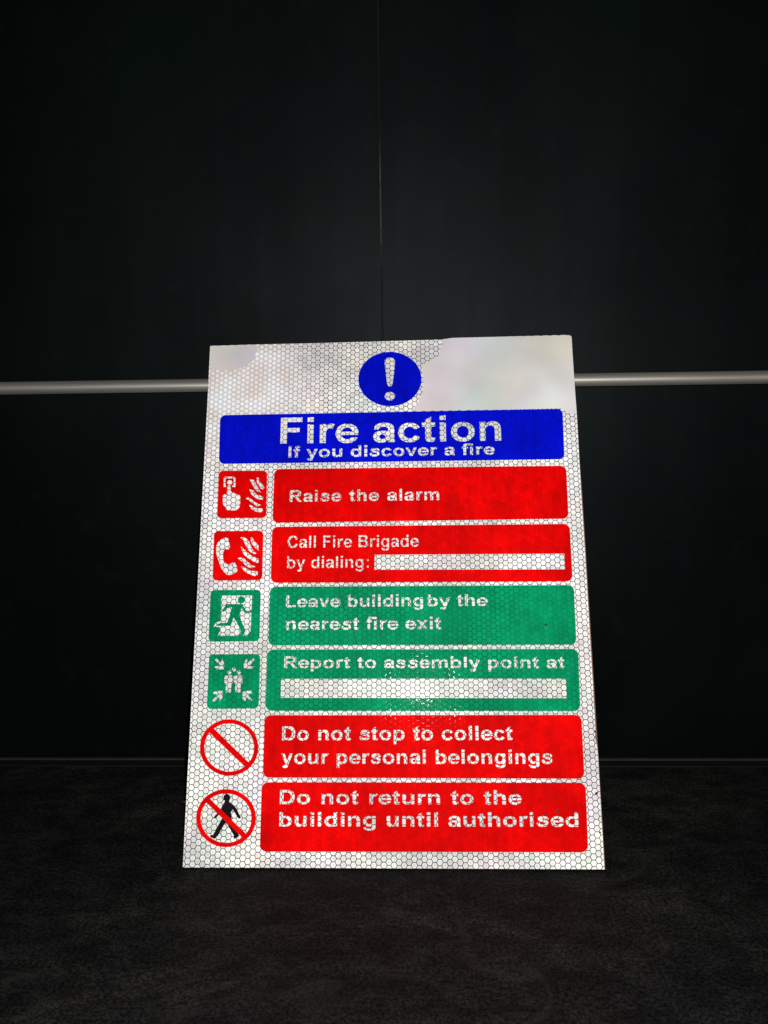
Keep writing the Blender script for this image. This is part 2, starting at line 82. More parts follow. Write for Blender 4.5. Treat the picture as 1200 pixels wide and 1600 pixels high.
LIGHT_GLYPHS = {
    'C': [[(334,5),(340,4),(410,4),(445,9),(478,17),(498,24),(540,47),(582,79),(612,112),(636,145),(648,168),(661,195),(664,208),(664,210),(660,213),(600,243),(560,244),(556,240),(551,225),(536,195),(523,175),(514,162),(488,136),(468,122),(442,109),(408,99),(398,99),(390,96),(372,96),(350,99),(318,109),(292,122),(274,135),(246,162),(238,174),(227,190),(212,220),(197,262),(186,315),(186,398),(189,418),(199,462),(214,502),(222,518),(235,538),(256,565),(280,586),(295,596),(315,606),(335,613),(360,619),(400,619),(425,613),(445,606),(465,596),(498,571),(526,538),(538,518),(548,495),(552,491),(608,492),(650,514),(658,520),(658,525),(653,538),(633,575),(623,590),(604,615),(575,644),(538,671),(505,688),(472,701),(420,711),(400,711),(390,714),(358,714),(350,711),(330,711),(322,709),(312,709),(278,701),(262,696),(225,678),(190,656),(175,644),(146,615),(128,591),(117,575),(97,538),(79,492),(69,448),(66,420),(64,412),(64,388),(61,378),(61,338),(64,328),(64,302),(66,295),(69,268),(82,215),(102,168),(114,145),(130,122),(152,94),(182,66),(210,47),(248,27),(272,17),(318,6)]],
    'a': [[(181,5),(188,4),(245,4),(252,6),(262,6),(290,14),(308,22),(331,38),(351,58),(362,74),(372,77),(380,75),(393,65),(396,55),(396,18),(400,14),(505,14),(511,15),(511,22),(496,80),(496,365),(491,400),(485,419),(473,442),(466,452),(442,476),(428,486),(398,501),(358,511),(342,514),(322,514),(312,516),(248,516),(240,514),(222,514),(182,506),(145,491),(112,469),(104,460),(89,440),(77,415),(71,392),(71,380),(69,372),(69,368),(72,364),(140,364),(144,368),(150,384),(158,396),(174,412),(190,423),(208,431),(242,439),(298,439),(335,428),(360,414),(379,395),(389,378),(389,315),(385,305),(380,300),(368,296),(188,296),(165,293),(128,281),(110,271),(98,261),(79,242),(67,225),(59,210),(54,192),(51,180),(50,150),(51,120),(54,105),(64,80),(79,58),(98,39),(110,29),(125,21),(140,14),(168,6)],[(232,67),(220,69),(200,77),(180,91),(168,107),(162,118),(156,135),(156,165),(167,192),(182,210),(205,226),(222,231),(245,234),(260,231),(280,223),(300,209),(311,195),(318,182),(324,165),(324,135),(313,108),(301,92),(288,82),(275,74),(260,69),(245,66)]],
    'l': [[(88,15),(92,14),(188,14),(192,15),(194,18),(194,695),(192,700),(190,701),(92,701),(88,700),(86,698),(86,20)]],
    'F': [[(90,15),(95,14),(200,14),(205,15),(206,18),(206,298),(210,310),(212,314),(228,319),(490,319),(495,320),(496,322),(496,402),(495,407),(492,409),(228,409),(212,414),(210,418),(206,430),(206,585),(210,598),(215,603),(228,606),(550,606),(552,608),(554,612),(554,695),(552,700),(548,701),(95,701),(90,700),(89,695),(89,20)]],
    'i': [[(88,15),(92,14),(188,14),(192,15),(194,18),(194,498),(192,502),(190,504),(92,504),(88,502),(86,500),(86,20)],[(88,605),(92,604),(188,604),(192,605),(194,610),(194,695),(192,700),(188,701),(92,701),(88,700),(86,695),(86,610)]],
    'r': [[(83,15),(88,14),(182,14),(188,15),(189,20),(189,288),(210,362),(240,401),(268,413),(285,419),(318,419),(345,411),(350,412),(380,500),(378,506),(355,514),(338,514),(328,516),(315,516),(278,508),(269,505),(240,484),(232,476),(216,452),(212,450),(205,448),(198,450),(192,455),(189,465),(189,500),(185,504),(88,504),(82,502),(81,498),(81,20)]],
    'e': [[(256,2),(318,1),(328,4),(340,4),(375,12),(400,22),(425,34),(454,55),(482,84),(501,110),(506,120),(506,122),(500,124),(395,124),(390,121),(375,106),(362,97),(328,82),(295,76),(282,76),(252,82),(218,97),(205,106),(178,134),(162,160),(149,192),(146,208),(150,218),(152,221),(168,226),(530,226),(535,228),(536,230),(536,290),(531,322),(526,342),(516,370),(506,390),(492,411),(465,444),(448,458),(425,473),(410,482),(390,491),(368,498),(342,504),(322,506),(258,506),(238,504),(212,498),(190,491),(170,482),(155,473),(132,458),(114,442),(96,422),(82,402),(67,375),(59,358),(46,308),(44,288),(44,220),(49,188),(54,165),(67,132),(89,95),(99,82),(128,54),(155,34),(185,19),(205,12),(240,4)],[(162,289),(151,295),(147,308),(157,338),(167,358),(189,388),(210,406),(232,418),(260,428),(278,431),(302,431),(320,428),(342,421),(372,404),(391,388),(413,358),(423,338),(433,308),(429,295),(425,292),(415,289)]],
    'B': [[(90,15),(95,14),(395,14),(408,16),(488,16),(520,21),(559,32),(588,47),(603,58),(618,69),(630,84),(641,100),(651,120),(659,148),(661,162),(661,180),(664,188),(664,232),(661,240),(661,258),(656,285),(651,300),(641,320),(619,350),(590,371),(585,378),(583,382),(585,392),(608,422),(621,448),(629,482),(630,525),(629,568),(621,602),(603,635),(594,648),(583,658),(552,678),(535,686),(498,696),(482,699),(462,699),(455,701),(95,701),(90,700),(89,695),(89,20)],[(220,107),(209,112),(204,128),(204,315),(207,328),(212,333),(225,336),(445,336),(460,333),(490,323),(505,314),(526,292),(536,272),(541,252),(544,232),(544,208),(541,200),(541,190),(533,165),(528,155),(516,140),(500,127),(472,114),(450,109),(435,109),(428,106)],[(220,424),(209,430),(204,445),(204,592),(207,602),(212,608),(225,611),(430,611),(445,608),(472,598),(482,591),(495,579),(504,565),(511,548),(514,530),(514,508),(511,490),(505,474),(495,457),(485,446),(470,437),(450,429),(420,424)]],
    'g': [[(251,-195),(258,-196),(345,-196),(352,-194),(380,-191),(425,-178),(462,-158),(488,-138),(500,-123),(511,-108),(523,-80),(529,-52),(529,-25),(531,-15),(531,498),(530,502),(528,504),(430,504),(428,502),(421,488),(418,485),(410,483),(402,484),(372,498),(320,509),(262,509),(210,498),(184,488),(162,476),(126,448),(110,428),(92,402),(72,360),(64,330),(59,295),(59,228),(64,195),(74,158),(94,118),(116,88),(134,70),(165,47),(200,29),(225,22),(255,16),(328,16),(368,24),(408,40),(420,36),(426,25),(426,-18),(428,-25),(421,-55),(413,-70),(399,-88),(382,-101),(352,-116),(328,-123),(308,-126),(262,-126),(245,-124),(218,-116),(188,-101),(170,-86),(152,-65),(80,-64),(75,-65),(74,-68),(77,-80),(82,-92),(99,-122),(112,-138),(137,-158),(175,-178),(198,-186),(220,-191)],[(282,92),(255,99),(235,109),(221,120),(204,138),(194,150),(182,172),(169,212),(164,242),(164,280),(166,288),(167,302),(179,345),(192,370),(209,392),(232,413),(258,426),(292,434),(308,434),(340,426),(355,419),(366,412),(378,404),(394,388),(413,358),(426,322),(426,202),(418,178),(408,158),(396,140),(371,115),(344,100),(328,94),(315,91)]],
    'd': [[(259,2),(318,1),(338,4),(372,12),(402,26),(410,27),(418,25),(425,15),(430,14),(525,14),(530,15),(531,18),(531,695),(530,700),(528,701),(432,701),(428,700),(426,695),(426,502),(423,490),(420,486),(408,482),(365,498),(322,506),(258,506),(228,501),(202,493),(170,478),(145,461),(120,439),(99,412),(84,388),(69,352),(61,320),(59,292),(56,285),(56,222),(59,215),(61,188),(67,165),(74,142),(92,108),(121,68),(155,39),(192,19),(210,12),(245,4)],[(285,79),(250,89),(232,100),(211,118),(189,148),(182,162),(166,215),(166,228),(164,238),(164,272),(169,305),(177,332),(192,365),(208,386),(232,408),(255,421),(285,429),(312,429),(342,421),(362,411),(375,401),(395,381),(406,365),(416,345),(426,315),(426,192),(418,168),(406,142),(391,122),(378,109),(352,92),(325,82),(310,79)]],
    'b': [[(289,2),(295,1),(348,1),(380,6),(408,14),(440,29),(463,45),(478,56),(496,75),(505,87),(521,110),(536,140),(546,170),(551,195),(554,215),(554,292),(551,312),(543,348),(536,368),(518,402),(495,434),(472,456),(460,466),(445,476),(402,496),(382,501),(352,506),(290,506),(255,501),(238,496),(205,482),(192,486),(190,490),(186,502),(186,695),(185,700),(180,701),(85,701),(82,700),(81,695),(81,18),(83,15),(88,14),(182,14),(188,15),(195,23),(205,25),(248,9),(272,4)],[(298,79),(270,87),(240,104),(212,132),(192,170),(186,190),(186,320),(197,350),(207,368),(224,390),(244,408),(262,418),(285,426),(298,429),(328,429),(355,421),(383,405),(409,380),(421,362),(433,335),(444,298),(446,280),(446,225),(438,188),(424,152),(406,125),(389,108),(375,97),(365,92),(338,82),(322,79)]],
    'y': [[(154,-192),(190,-195),(222,-194),(240,-191),(256,-185),(283,-170),(301,-152),(308,-142),(318,-122),(324,-100),(324,-75),(317,-65),(315,-58),(317,-48),(341,8),(523,492),(525,500),(522,503),(420,504),(415,502),(296,150),(290,141),(280,138),(270,141),(264,150),(146,490),(140,502),(135,504),(35,504),(29,502),(29,500),(32,490),(186,112),(229,2),(229,-15),(226,-22),(224,-55),(220,-65),(216,-70),(205,-74),(158,-75),(156,-78),(156,-92),(153,-102),(148,-108),(140,-111),(70,-111),(65,-112),(64,-115),(64,-128),(72,-142),(79,-152),(95,-169),(125,-186),(140,-191)]],
    'n': [[(83,15),(88,14),(175,14),(180,15),(181,20),(181,320),(187,348),(195,369),(204,385),(230,411),(240,418),(258,426),(278,431),(295,434),(310,434),(325,431),(352,423),(362,418),(381,405),(401,382),(411,362),(418,340),(421,322),(421,20),(422,15),(428,14),(525,14),(530,15),(531,20),(531,295),(529,308),(529,352),(521,398),(508,432),(488,466),(468,486),(450,498),(435,506),(418,511),(388,516),(342,516),(335,514),(322,514),(300,508),(275,496),(251,478),(229,448),(210,404),(205,400),(198,398),(190,400),(186,402),(181,415),(181,498),(180,502),(175,504),(88,504),(82,502),(81,498),(81,20)]],
    ':': [[(115,15),(120,14),(215,14),(220,15),(221,20),(221,115),(220,120),(215,121),(120,121),(115,120),(114,115),(114,20)],[(115,398),(120,396),(215,396),(220,398),(221,402),(221,498),(220,502),(215,504),(120,504),(115,502),(114,498),(114,402)]],
}
ADVANCE = {'a': 556, 'b': 611, 'c': 556, 'd': 611, 'e': 556, 'f': 333, 'g': 611, 'h': 611, 'i': 278, 'l': 278, 'm': 889, 'n': 611, 'o': 611, 'p': 611, 'r': 389, 's': 556, 't': 333, 'u': 611, 'v': 556, 'x': 556, 'y': 556, 'B': 722, 'C': 722, 'D': 722, 'F': 611, 'I': 278, 'L': 611, 'R': 722, ' ': 278, ':': 333, 'ﬁ': 611}
PICTOGRAMS = {
    'alarm': [[(352.2,745.04),(365.04,744.95),(365.83,745.22),(367.5,746.63),(367.86,747.22),(367.91,747.81),(367.9,760.29),(367.63,760.88),(363.45,760.97),(363.03,760.88),(362.78,760.48),(362.78,759.3),(363.03,758.9),(364.84,758.78),(365.31,758.31),(365.33,748.21),(365.06,747.62),(364.44,747.52),(352.74,747.62),(352.47,748.21),(352.47,758.11),(353.04,759.3),(353.04,760.48),(352.79,760.88),(352.37,760.97),(350.19,760.95),(349.79,760.71),(349.71,747.42),(350.06,746.83)],[(401.85,746.43),(403.63,746.8),(404.39,747.22),(405.35,751.58),(407.99,755.3),(411.94,759.1),(412.61,761.87),(412.6,762.46),(411.16,764.6),(410.36,764.54),(407.2,763.19),(404.18,758.9),(401.59,753.56),(401.56,747.02)],[(389.95,749.2),(390.37,749.18),(391.56,749.66),(395.91,749.71),(396.51,749.99),(398.74,754.35),(403.97,763.25),(405.94,767.41),(408.21,769.59),(408.38,770.0),(407.4,769.8),(401.26,767.21),(397.5,763.53),(394.78,757.51),(390.74,750.98),(389.98,749.6)],[(357.35,750.59),(360.68,750.6),(363.7,753.56),(363.71,754.15),(361.67,756.65),(361.08,756.82),(356.72,756.78),(356.33,756.53),(354.27,754.15),(354.09,753.75),(354.27,753.36)],[(356.3,757.71),(359.72,757.71),(359.98,758.31),(359.89,760.11),(359.3,760.38),(356.3,760.29),(356.05,759.89),(356.03,758.7),(356.05,758.11)],[(355.51,761.27),(359.69,761.17),(360.44,761.47),(360.59,766.42),(360.85,767.81),(361.08,768.1),(364.05,769.25),(368.0,771.95),(374.54,773.43),(374.93,773.58),(375.18,773.94),(375.78,785.23),(374.4,792.15),(374.04,792.75),(369.39,797.55),(354.35,797.52),(353.92,796.9),(352.39,792.35),(349.0,788.56),(348.26,784.63),(348.57,774.54),(350.59,772.69),(351.38,772.49),(353.79,773.15),(354.04,773.55),(354.35,775.23),(354.54,775.63),(354.74,775.48),(354.85,769.79),(355.04,768.6),(355.05,763.06),(355.26,761.67)],[(389.67,764.24),(389.78,764.1),(390.17,764.17),(392.75,765.69),(396.31,766.45),(396.71,766.96),(398.02,770.18),(398.49,770.67),(402.84,773.54),(408.19,775.1),(410.96,776.75),(411.33,777.11),(411.43,777.51),(410.76,780.32),(410.17,780.57),(404.43,780.54),(403.24,780.02),(398.69,777.38),(393.22,772.95),(390.97,768.8)],[(387.13,777.7),(388.19,777.76),(393.34,780.33),(398.09,784.66),(403.63,787.8),(407.0,788.73),(407.33,788.99),(407.29,789.18),(404.23,790.59),(401.85,790.86),(400.27,790.76),(392.0,784.04),(384.82,779.09),(384.65,778.69),(384.84,778.5)],[(389.44,789.38),(390.17,789.31),(393.34,790.24),(397.5,793.4),(403.04,794.42),(410.36,794.51),(410.66,795.12),(410.58,799.87),(409.97,800.17),(404.23,800.36),(398.09,798.48),(392.59,794.53),(389.62,789.98)]],
    'phone': [[(377.75,839.6),(380.62,839.58),(384.78,841.63),(385.57,842.28),(389.87,847.71),(392.36,854.24),(395.35,860.18),(400.22,864.45),(400.52,864.93),(400.42,865.13),(398.63,865.6),(397.64,865.63),(392.3,863.15),(387.55,858.75),(380.45,844.74),(375.82,840.19),(375.87,839.79)],[(392.28,839.6),(394.08,839.71),(394.65,839.99),(396.39,844.74),(402.09,850.48),(403.97,852.66),(403.96,859.79),(403.58,859.83),(402.59,859.07),(398.67,855.63),(393.88,850.09),(392.23,845.14),(392.0,840.39)],[(351.88,839.99),(352.51,839.93),(353.31,840.16),(356.08,841.15),(356.64,841.58),(359.11,852.46),(359.33,854.24),(358.34,857.61),(357.86,858.06),(354.1,858.66),(353.62,858.4),(351.72,856.58),(351.34,856.62),(350.92,859.59),(348.75,862.78),(348.27,870.67),(350.29,878.39),(350.66,878.79),(355.09,881.59),(356.27,882.29),(356.87,882.41),(359.05,881.7),(365.58,878.45),(366.17,878.43),(366.79,879.18),(369.28,883.34),(371.21,889.48),(371.01,893.04),(370.89,893.44),(370.53,893.77),(364.39,896.83),(357.07,898.89),(356.08,898.62),(351.16,895.22),(346.38,888.88),(343.58,881.76),(340.82,873.84),(337.98,863.94),(337.96,857.81),(337.8,855.83),(340.05,848.5),(344.0,844.52),(347.96,841.77)],[(376.82,854.24),(377.06,854.17),(377.26,854.34),(379.63,857.18),(380.73,858.2),(389.89,865.92),(396.26,869.89),(403.78,873.34),(404.01,873.64),(404.08,874.43),(403.78,879.01),(403.38,879.26),(402.0,879.28),(398.63,878.98),(391.9,874.4),(385.17,870.63),(380.42,865.13),(377.64,858.8)],[(375.57,871.46),(376.86,871.44),(381.81,873.05),(387.27,878.39),(392.89,883.21),(398.83,885.37),(399.23,885.71),(399.11,885.91),(394.68,887.59),(391.71,887.17),(388.14,886.38),(382.83,882.55),(377.85,876.93),(371.54,872.65),(371.5,872.26),(372.03,872.06)],[(377.27,885.32),(377.45,885.14),(377.85,885.16),(382.01,886.17),(387.55,889.68),(393.09,892.07),(402.32,892.84),(402.68,893.44),(402.82,897.79),(402.0,898.44),(399.03,899.91),(398.44,900.02),(393.09,898.4),(385.97,895.22),(380.42,890.43),(377.49,885.91)]],
    'exit': [[(346.41,930.62),(393.18,930.51),(393.87,930.61),(394.11,930.85),(393.28,949.87),(393.04,953.77),(392.75,954.23),(385.62,954.34),(384.7,954.13),(382.21,949.18),(379.59,946.21),(379.47,945.75),(379.88,944.37),(379.43,943.83),(354.23,943.87),(353.54,944.54),(347.33,953.77),(347.49,954.45),(348.96,955.89),(349.41,955.99),(349.87,955.71),(356.75,948.97),(361.79,948.86),(362.25,949.09),(362.32,949.41),(359.23,959.27),(359.22,961.1),(355.16,972.56),(354.76,973.02),(354.23,973.13),(344.37,973.18),(340.89,975.54),(338.34,977.6),(338.64,977.89),(342.08,978.17),(360.41,978.08),(360.91,977.37),(364.89,965.68),(365.22,965.25),(365.45,965.26),(369.06,971.18),(373.76,980.12),(376.55,987.91),(376.32,988.83),(373.13,992.49),(372.1,993.4),(340.71,993.52),(340.02,993.45),(339.78,993.18),(344.21,986.08),(343.97,980.12),(343.68,979.71),(343.23,979.56),(334.75,979.31),(334.13,978.97),(334.41,978.29),(338.41,972.41),(344.6,970.68),(345.35,970.04),(345.63,951.25),(345.86,949.64),(345.86,941.39),(346.09,939.79),(346.1,931.31)],[(375.99,931.97),(373.93,932.89),(372.53,934.29),(371.56,936.58),(371.61,938.64),(372.53,940.71),(373.93,942.11),(376.22,943.1),(378.52,943.1),(380.81,942.11),(382.21,940.71),(383.18,938.41),(383.13,936.35),(382.21,934.29),(380.81,932.89),(378.52,931.92)],[(377.41,951.02),(377.83,950.97),(378.14,951.25),(382.07,956.98),(382.64,957.47),(392.03,957.55),(392.52,957.66),(392.81,958.12),(391.42,986.76),(387.45,992.89),(386.76,993.47),(380.81,993.51),(380.23,993.18),(380.41,992.49),(383.93,986.08),(376.89,969.58),(374.21,959.5),(374.33,958.58)]],
    'assembly': [[(395.07,1028.4),(395.53,1028.27),(396.01,1028.6),(397.55,1030.36),(397.65,1030.95),(391.61,1038.08),(388.98,1040.34),(389.08,1040.54),(390.24,1040.8),(396.31,1041.65),(396.6,1041.91),(396.39,1042.3),(394.35,1044.14),(393.57,1044.52),(385.54,1044.76),(384.37,1044.94),(381.6,1044.85),(381.34,1044.26),(381.1,1038.19),(383.12,1032.51),(385.74,1029.69),(386.13,1029.48),(386.31,1029.58),(386.44,1035.84),(386.6,1036.23),(386.91,1036.25)],[(338.12,1029.19),(338.75,1029.04),(339.14,1029.29),(343.75,1034.47),(344.82,1035.39),(345.23,1035.06),(347.11,1029.58),(347.37,1029.36),(347.66,1029.58),(350.17,1035.84),(350.0,1045.04),(349.74,1045.63),(339.34,1045.88),(338.75,1045.53),(335.38,1042.11),(335.3,1041.91),(335.62,1041.65),(341.88,1040.99),(342.28,1040.74),(342.87,1039.56),(342.67,1038.9),(335.85,1030.95),(336.01,1030.54)],[(364.75,1043.09),(365.77,1042.94),(366.94,1043.15),(367.92,1043.85),(368.53,1044.85),(368.78,1046.02),(368.44,1047.39),(367.74,1048.37),(366.75,1048.97),(365.77,1049.1),(364.59,1048.89),(363.61,1048.19),(363.01,1047.2),(362.75,1046.02),(363.09,1044.65),(363.79,1043.67)],[(357.51,1047.78),(359.11,1047.7),(359.9,1047.93),(360.75,1048.57),(361.36,1049.74),(361.55,1050.92),(361.12,1052.29),(360.48,1053.14),(359.5,1053.67),(358.13,1053.75),(357.35,1053.59),(356.3,1052.68),(355.77,1051.7),(355.64,1050.72),(355.84,1049.55),(356.47,1048.57)],[(372.19,1047.78),(373.21,1047.64),(374.38,1047.85),(375.36,1048.55),(375.97,1049.55),(376.22,1050.72),(375.88,1052.09),(375.18,1053.07),(374.19,1053.67),(373.21,1053.8),(372.03,1053.59),(371.05,1052.89),(370.45,1051.9),(370.19,1050.72),(370.53,1049.35),(371.23,1048.37)],[(353.27,1055.42),(362.64,1055.33),(363.05,1055.42),(363.31,1055.81),(364.1,1059.92),(364.09,1061.49),(363.49,1067.36),(363.22,1067.77),(362.01,1067.95),(361.59,1068.73),(360.76,1081.46),(360.64,1081.85),(360.29,1082.1),(358.13,1082.33),(357.53,1082.04),(357.26,1080.09),(357.2,1075.78),(356.96,1075.26),(356.71,1075.97),(356.18,1081.48),(355.78,1081.73),(353.83,1081.94),(353.24,1081.86),(352.97,1081.46),(353.14,1068.54),(352.85,1067.93),(351.09,1067.57),(350.81,1067.17),(350.79,1058.36),(351.09,1057.49)],[(373.11,1055.61),(377.71,1055.52),(378.3,1055.77),(379.34,1059.73),(379.37,1063.05),(379.04,1067.36),(378.69,1067.61),(376.34,1067.93),(376.07,1068.34),(375.61,1081.26),(375.17,1081.71),(372.82,1082.28),(372.35,1081.85),(372.31,1077.35),(372.03,1076.18),(371.84,1076.04),(371.58,1076.76),(371.25,1081.29),(370.66,1081.55),(368.31,1081.55),(367.73,1081.47),(367.53,1081.26),(367.83,1071.67),(368.02,1070.49),(368.0,1066.77),(367.53,1066.31),(365.57,1066.2),(365.3,1065.79),(365.28,1057.77),(365.34,1057.18),(365.57,1056.89),(368.12,1055.79)],[(338.67,1079.69),(347.17,1079.6),(347.95,1079.87),(347.77,1090.46),(344.31,1094.77),(343.65,1095.26),(343.39,1094.96),(342.73,1089.09),(342.47,1088.8),(342.28,1088.86),(334.93,1096.34),(334.25,1096.67),(331.81,1094.96),(331.53,1094.57),(331.64,1094.18),(339.83,1085.96),(340.23,1085.37),(340.12,1085.17),(339.53,1084.96),(332.88,1083.65),(332.67,1083.22),(333.42,1081.65),(333.78,1081.26)],[(380.04,1079.69),(392.98,1079.6),(393.76,1079.87),(393.86,1083.41),(393.59,1084.0),(388.28,1084.31),(387.89,1084.5),(387.8,1084.78),(388.61,1087.72),(393.7,1093.01),(393.53,1093.59),(392.2,1095.35),(391.81,1095.37),(391.32,1094.96),(387.3,1090.38),(386.32,1089.51),(385.79,1089.87),(383.44,1094.77),(383.0,1095.32),(382.41,1095.06),(379.21,1091.64),(378.98,1090.85),(378.99,1085.57),(379.79,1080.09)]],
    'walker': [[(353.15,1240.75),(355.25,1240.64),(356.5,1240.97),(358.0,1241.9),(359.03,1243.0),(359.83,1245.0),(359.83,1247.5),(359.42,1248.75),(357.98,1251.0),(358.91,1253.75),(359.5,1254.37),(364.75,1257.9),(369.09,1262.5),(370.31,1264.75),(374.0,1273.0),(376.55,1276.75),(376.29,1277.75),(375.32,1279.0),(374.86,1279.25),(373.25,1278.78),(371.5,1277.91),(366.54,1269.25),(363.5,1264.61),(363.0,1264.66),(362.75,1265.1),(360.89,1270.0),(362.17,1280.75),(364.48,1289.0),(369.0,1299.0),(373.58,1304.5),(373.72,1305.25),(372.0,1307.8),(371.25,1308.53),(366.0,1310.77),(365.4,1310.75),(365.13,1309.75),(365.36,1305.75),(365.06,1304.75),(356.04,1289.25),(354.0,1285.89),(353.5,1285.46),(352.38,1286.25),(349.97,1289.0),(340.75,1305.54),(337.25,1308.54),(336.0,1310.36),(335.25,1310.53),(328.25,1307.37),(328.0,1306.75),(328.36,1305.5),(329.0,1304.9),(332.25,1304.82),(332.92,1304.25),(347.81,1277.25),(348.85,1271.0),(348.71,1270.5),(348.0,1270.39),(341.75,1272.91),(337.25,1277.74),(336.0,1277.86),(334.5,1277.57),(334.19,1277.0),(336.05,1274.0),(343.5,1267.85),(344.5,1266.75),(347.39,1258.25),(350.28,1254.25),(351.28,1251.5),(351.15,1250.75),(349.75,1249.05),(349.22,1247.75),(349.14,1245.25),(349.38,1244.25),(349.97,1243.0),(350.75,1242.13),(352.0,1241.21)]],
}

# ------------------------------------------------------------------ the sign's plane
W = 0.21                             # width of the sheet in metres
H = 0.28537
LEAN = 0.40667                       # how far it leans back on the wall
FOOT = Vector((W / 2, -H * math.sin(LEAN) - 0.0012, 0.0006))
AX_U = Vector((1, 0, 0))
AX_V = Vector((0, math.sin(LEAN), math.cos(LEAN)))
AX_N = Vector((0, -math.cos(LEAN), math.sin(LEAN)))

def ray(px, py):
    return fwd + right * ((px - 600) / FOCAL) - up * ((py - 800) / FOCAL)

def on_sheet(px, py):
    """place on the face of the sheet (millimetres from the middle of its foot) measured from the photograph"""
    d = ray(px, py)
    t = (FOOT - EYE).dot(AX_N) / d.dot(AX_N)
    p = EYE + d * t - FOOT
    return (p.dot(AX_U) * 1000, p.dot(AX_V) * 1000)

def on_wall(px, py):
    d = ray(px, py)
    p = EYE + d * (-EYE.y / d.y)
    return p.x, p.z

# ------------------------------------------------------------------ node helpers
class Graph:
    def __init__(self, name):
        self.mat = bpy.data.materials.new(name)
        self.mat.use_nodes = True
        self.nt = self.mat.node_tree
        self.bsdf = self.nt.nodes['Principled BSDF']
    def put(self, sock, v):
        if isinstance(v, bpy.types.NodeSocket):
            self.nt.links.new(v, sock)
        elif hasattr(sock.default_value, '__len__') and not hasattr(v, '__len__'):
            sock.default_value = [v] * len(sock.default_value)
        else:
            if hasattr(sock.default_value, '__len__') and len(sock.default_value) == 4 and len(v) == 3:
                v = (*v, 1)
            sock.default_value = v
    def math(self, op, a, b=0.0, c=None):
        n = self.nt.nodes.new('ShaderNodeMath'); n.operation = op
        self.put(n.inputs[0], a); self.put(n.inputs[1], b)
        if c is not None: self.put(n.inputs[2], c)
        return n.outputs[0]
    def vmath(self, op, a, b=(0, 0, 0)):
        n = self.nt.nodes.new('ShaderNodeVectorMath'); n.operation = op
        self.put(n.inputs[0], a); self.put(n.inputs[1], b)
        return n.outputs['Value'] if op in ('DOT_PRODUCT', 'LENGTH', 'DISTANCE') else n.outputs['Vector']
    def sep(self, v):
        n = self.nt.nodes.new('ShaderNodeSeparateXYZ'); self.put(n.inputs[0], v); return n.outputs
    def mix(self, f, a, b, mode='MIX'):
        n = self.nt.nodes.new('ShaderNodeMix'); n.data_type = 'RGBA'; n.blend_type = mode
        self.put(n.inputs[0], f); self.put(n.inputs[6], a); self.put(n.inputs[7], b)
        return n.outputs[2]
    def mixv(self, f, a, b):
        n = self.nt.nodes.new('ShaderNodeMix'); n.data_type = 'VECTOR'
        self.put(n.inputs[0], f); self.put(n.inputs[4], a); self.put(n.inputs[5], b)
        return n.outputs[1]
    def ramp(self, v, lo, hi, a=0.0, b=1.0, smooth=True):
        n = self.nt.nodes.new('ShaderNodeMapRange')
        n.interpolation_type = 'SMOOTHSTEP' if smooth else 'LINEAR'
        for i, x in enumerate((v, lo, hi, a, b)): self.put(n.inputs[i], x)
        return n.outputs[0]
    def noise(self, vec, scale, detail=2.0, rough=0.5, distort=0.0):
        n = self.nt.nodes.new('ShaderNodeTexNoise')
        self.put(n.inputs['Vector'], vec); n.inputs['Scale'].default_value = scale
        n.inputs['Detail'].default_value = detail; n.inputs['Roughness'].default_value = rough
        n.inputs['Distortion'].default_value = distort
        return n.outputs
    def white(self, vec):
        n = self.nt.nodes.new('ShaderNodeTexWhiteNoise'); n.noise_dimensions = '3D'
        self.put(n.inputs['Vector'], vec); return n.outputs
    def hsv(self, c, s=1.0, v=1.0):
        n = self.nt.nodes.new('ShaderNodeHueSaturation')
        self.put(n.inputs['Saturation'], s); self.put(n.inputs['Value'], v); self.put(n.inputs['Color'], c)
        return n.outputs[0]
    def coord(self):
        n = self.nt.nodes.new('ShaderNodeTexCoord'); return n.outputs['Object']
    def bump(self, h, strength, dist):
        n = self.nt.nodes.new('ShaderNodeBump')
        n.inputs['Strength'].default_value = strength; n.inputs['Distance'].default_value = dist
        self.put(n.inputs['Height'], h); return n.outputs[0]
    def set(self, **kw):
        for k, v in kw.items():
            self.put(self.bsdf.inputs[k.replace('_', ' ')], v)

ROW = 2.918e-3                       # pitch of the honeycomb cells
CELL0 = on_sheet(292.9, 1345.6)

def honeycomb(g):
    """distance from the cell's centre (0.5 at its wall), the cell's own id and raw coordinates"""
    co = g.coord()
    p = g.vmath('SUBTRACT', co, (CELL0[0] * 1e-3, CELL0[1] * 1e-3, 0))
    p = g.vmath('MULTIPLY', p, (1 / ROW, 1 / ROW, 0))
    r = (3 ** 0.5, 1.0, 1.0)
    inv = (1 / 3 ** 0.5, 1.0, 1.0)
    half = (3 ** 0.5 / 2, 0.5, 0.0)
    def cell(q):
        f = g.vmath('FRACTION', g.vmath('MULTIPLY', q, inv))
        return g.vmath('MULTIPLY', g.vmath('SUBTRACT', f, (0.5, 0.5, 0)), (r[0], r[1], 0))
    a = cell(g.vmath('ADD', p, half))
    b = cell(p)
    pick = g.math('LESS_THAN', g.vmath('DOT_PRODUCT', a, a), g.vmath('DOT_PRODUCT', b, b))
    gv = g.mixv(pick, b, a)
    s = g.sep(g.vmath('ABSOLUTE', gv))
    d = g.math('MAXIMUM', s[1], g.math('ADD', g.math('MULTIPLY', s[1], 0.5), g.math('MULTIPLY', s[0], 0.8660254)))
    cid = g.vmath('SNAP', g.vmath('ADD', g.vmath('SUBTRACT', p, gv), (0.01, 0.01, 0.5)), (0.05, 0.05, 1))
    rad = g.vmath('LENGTH', gv)
    return co, d, cid, rad

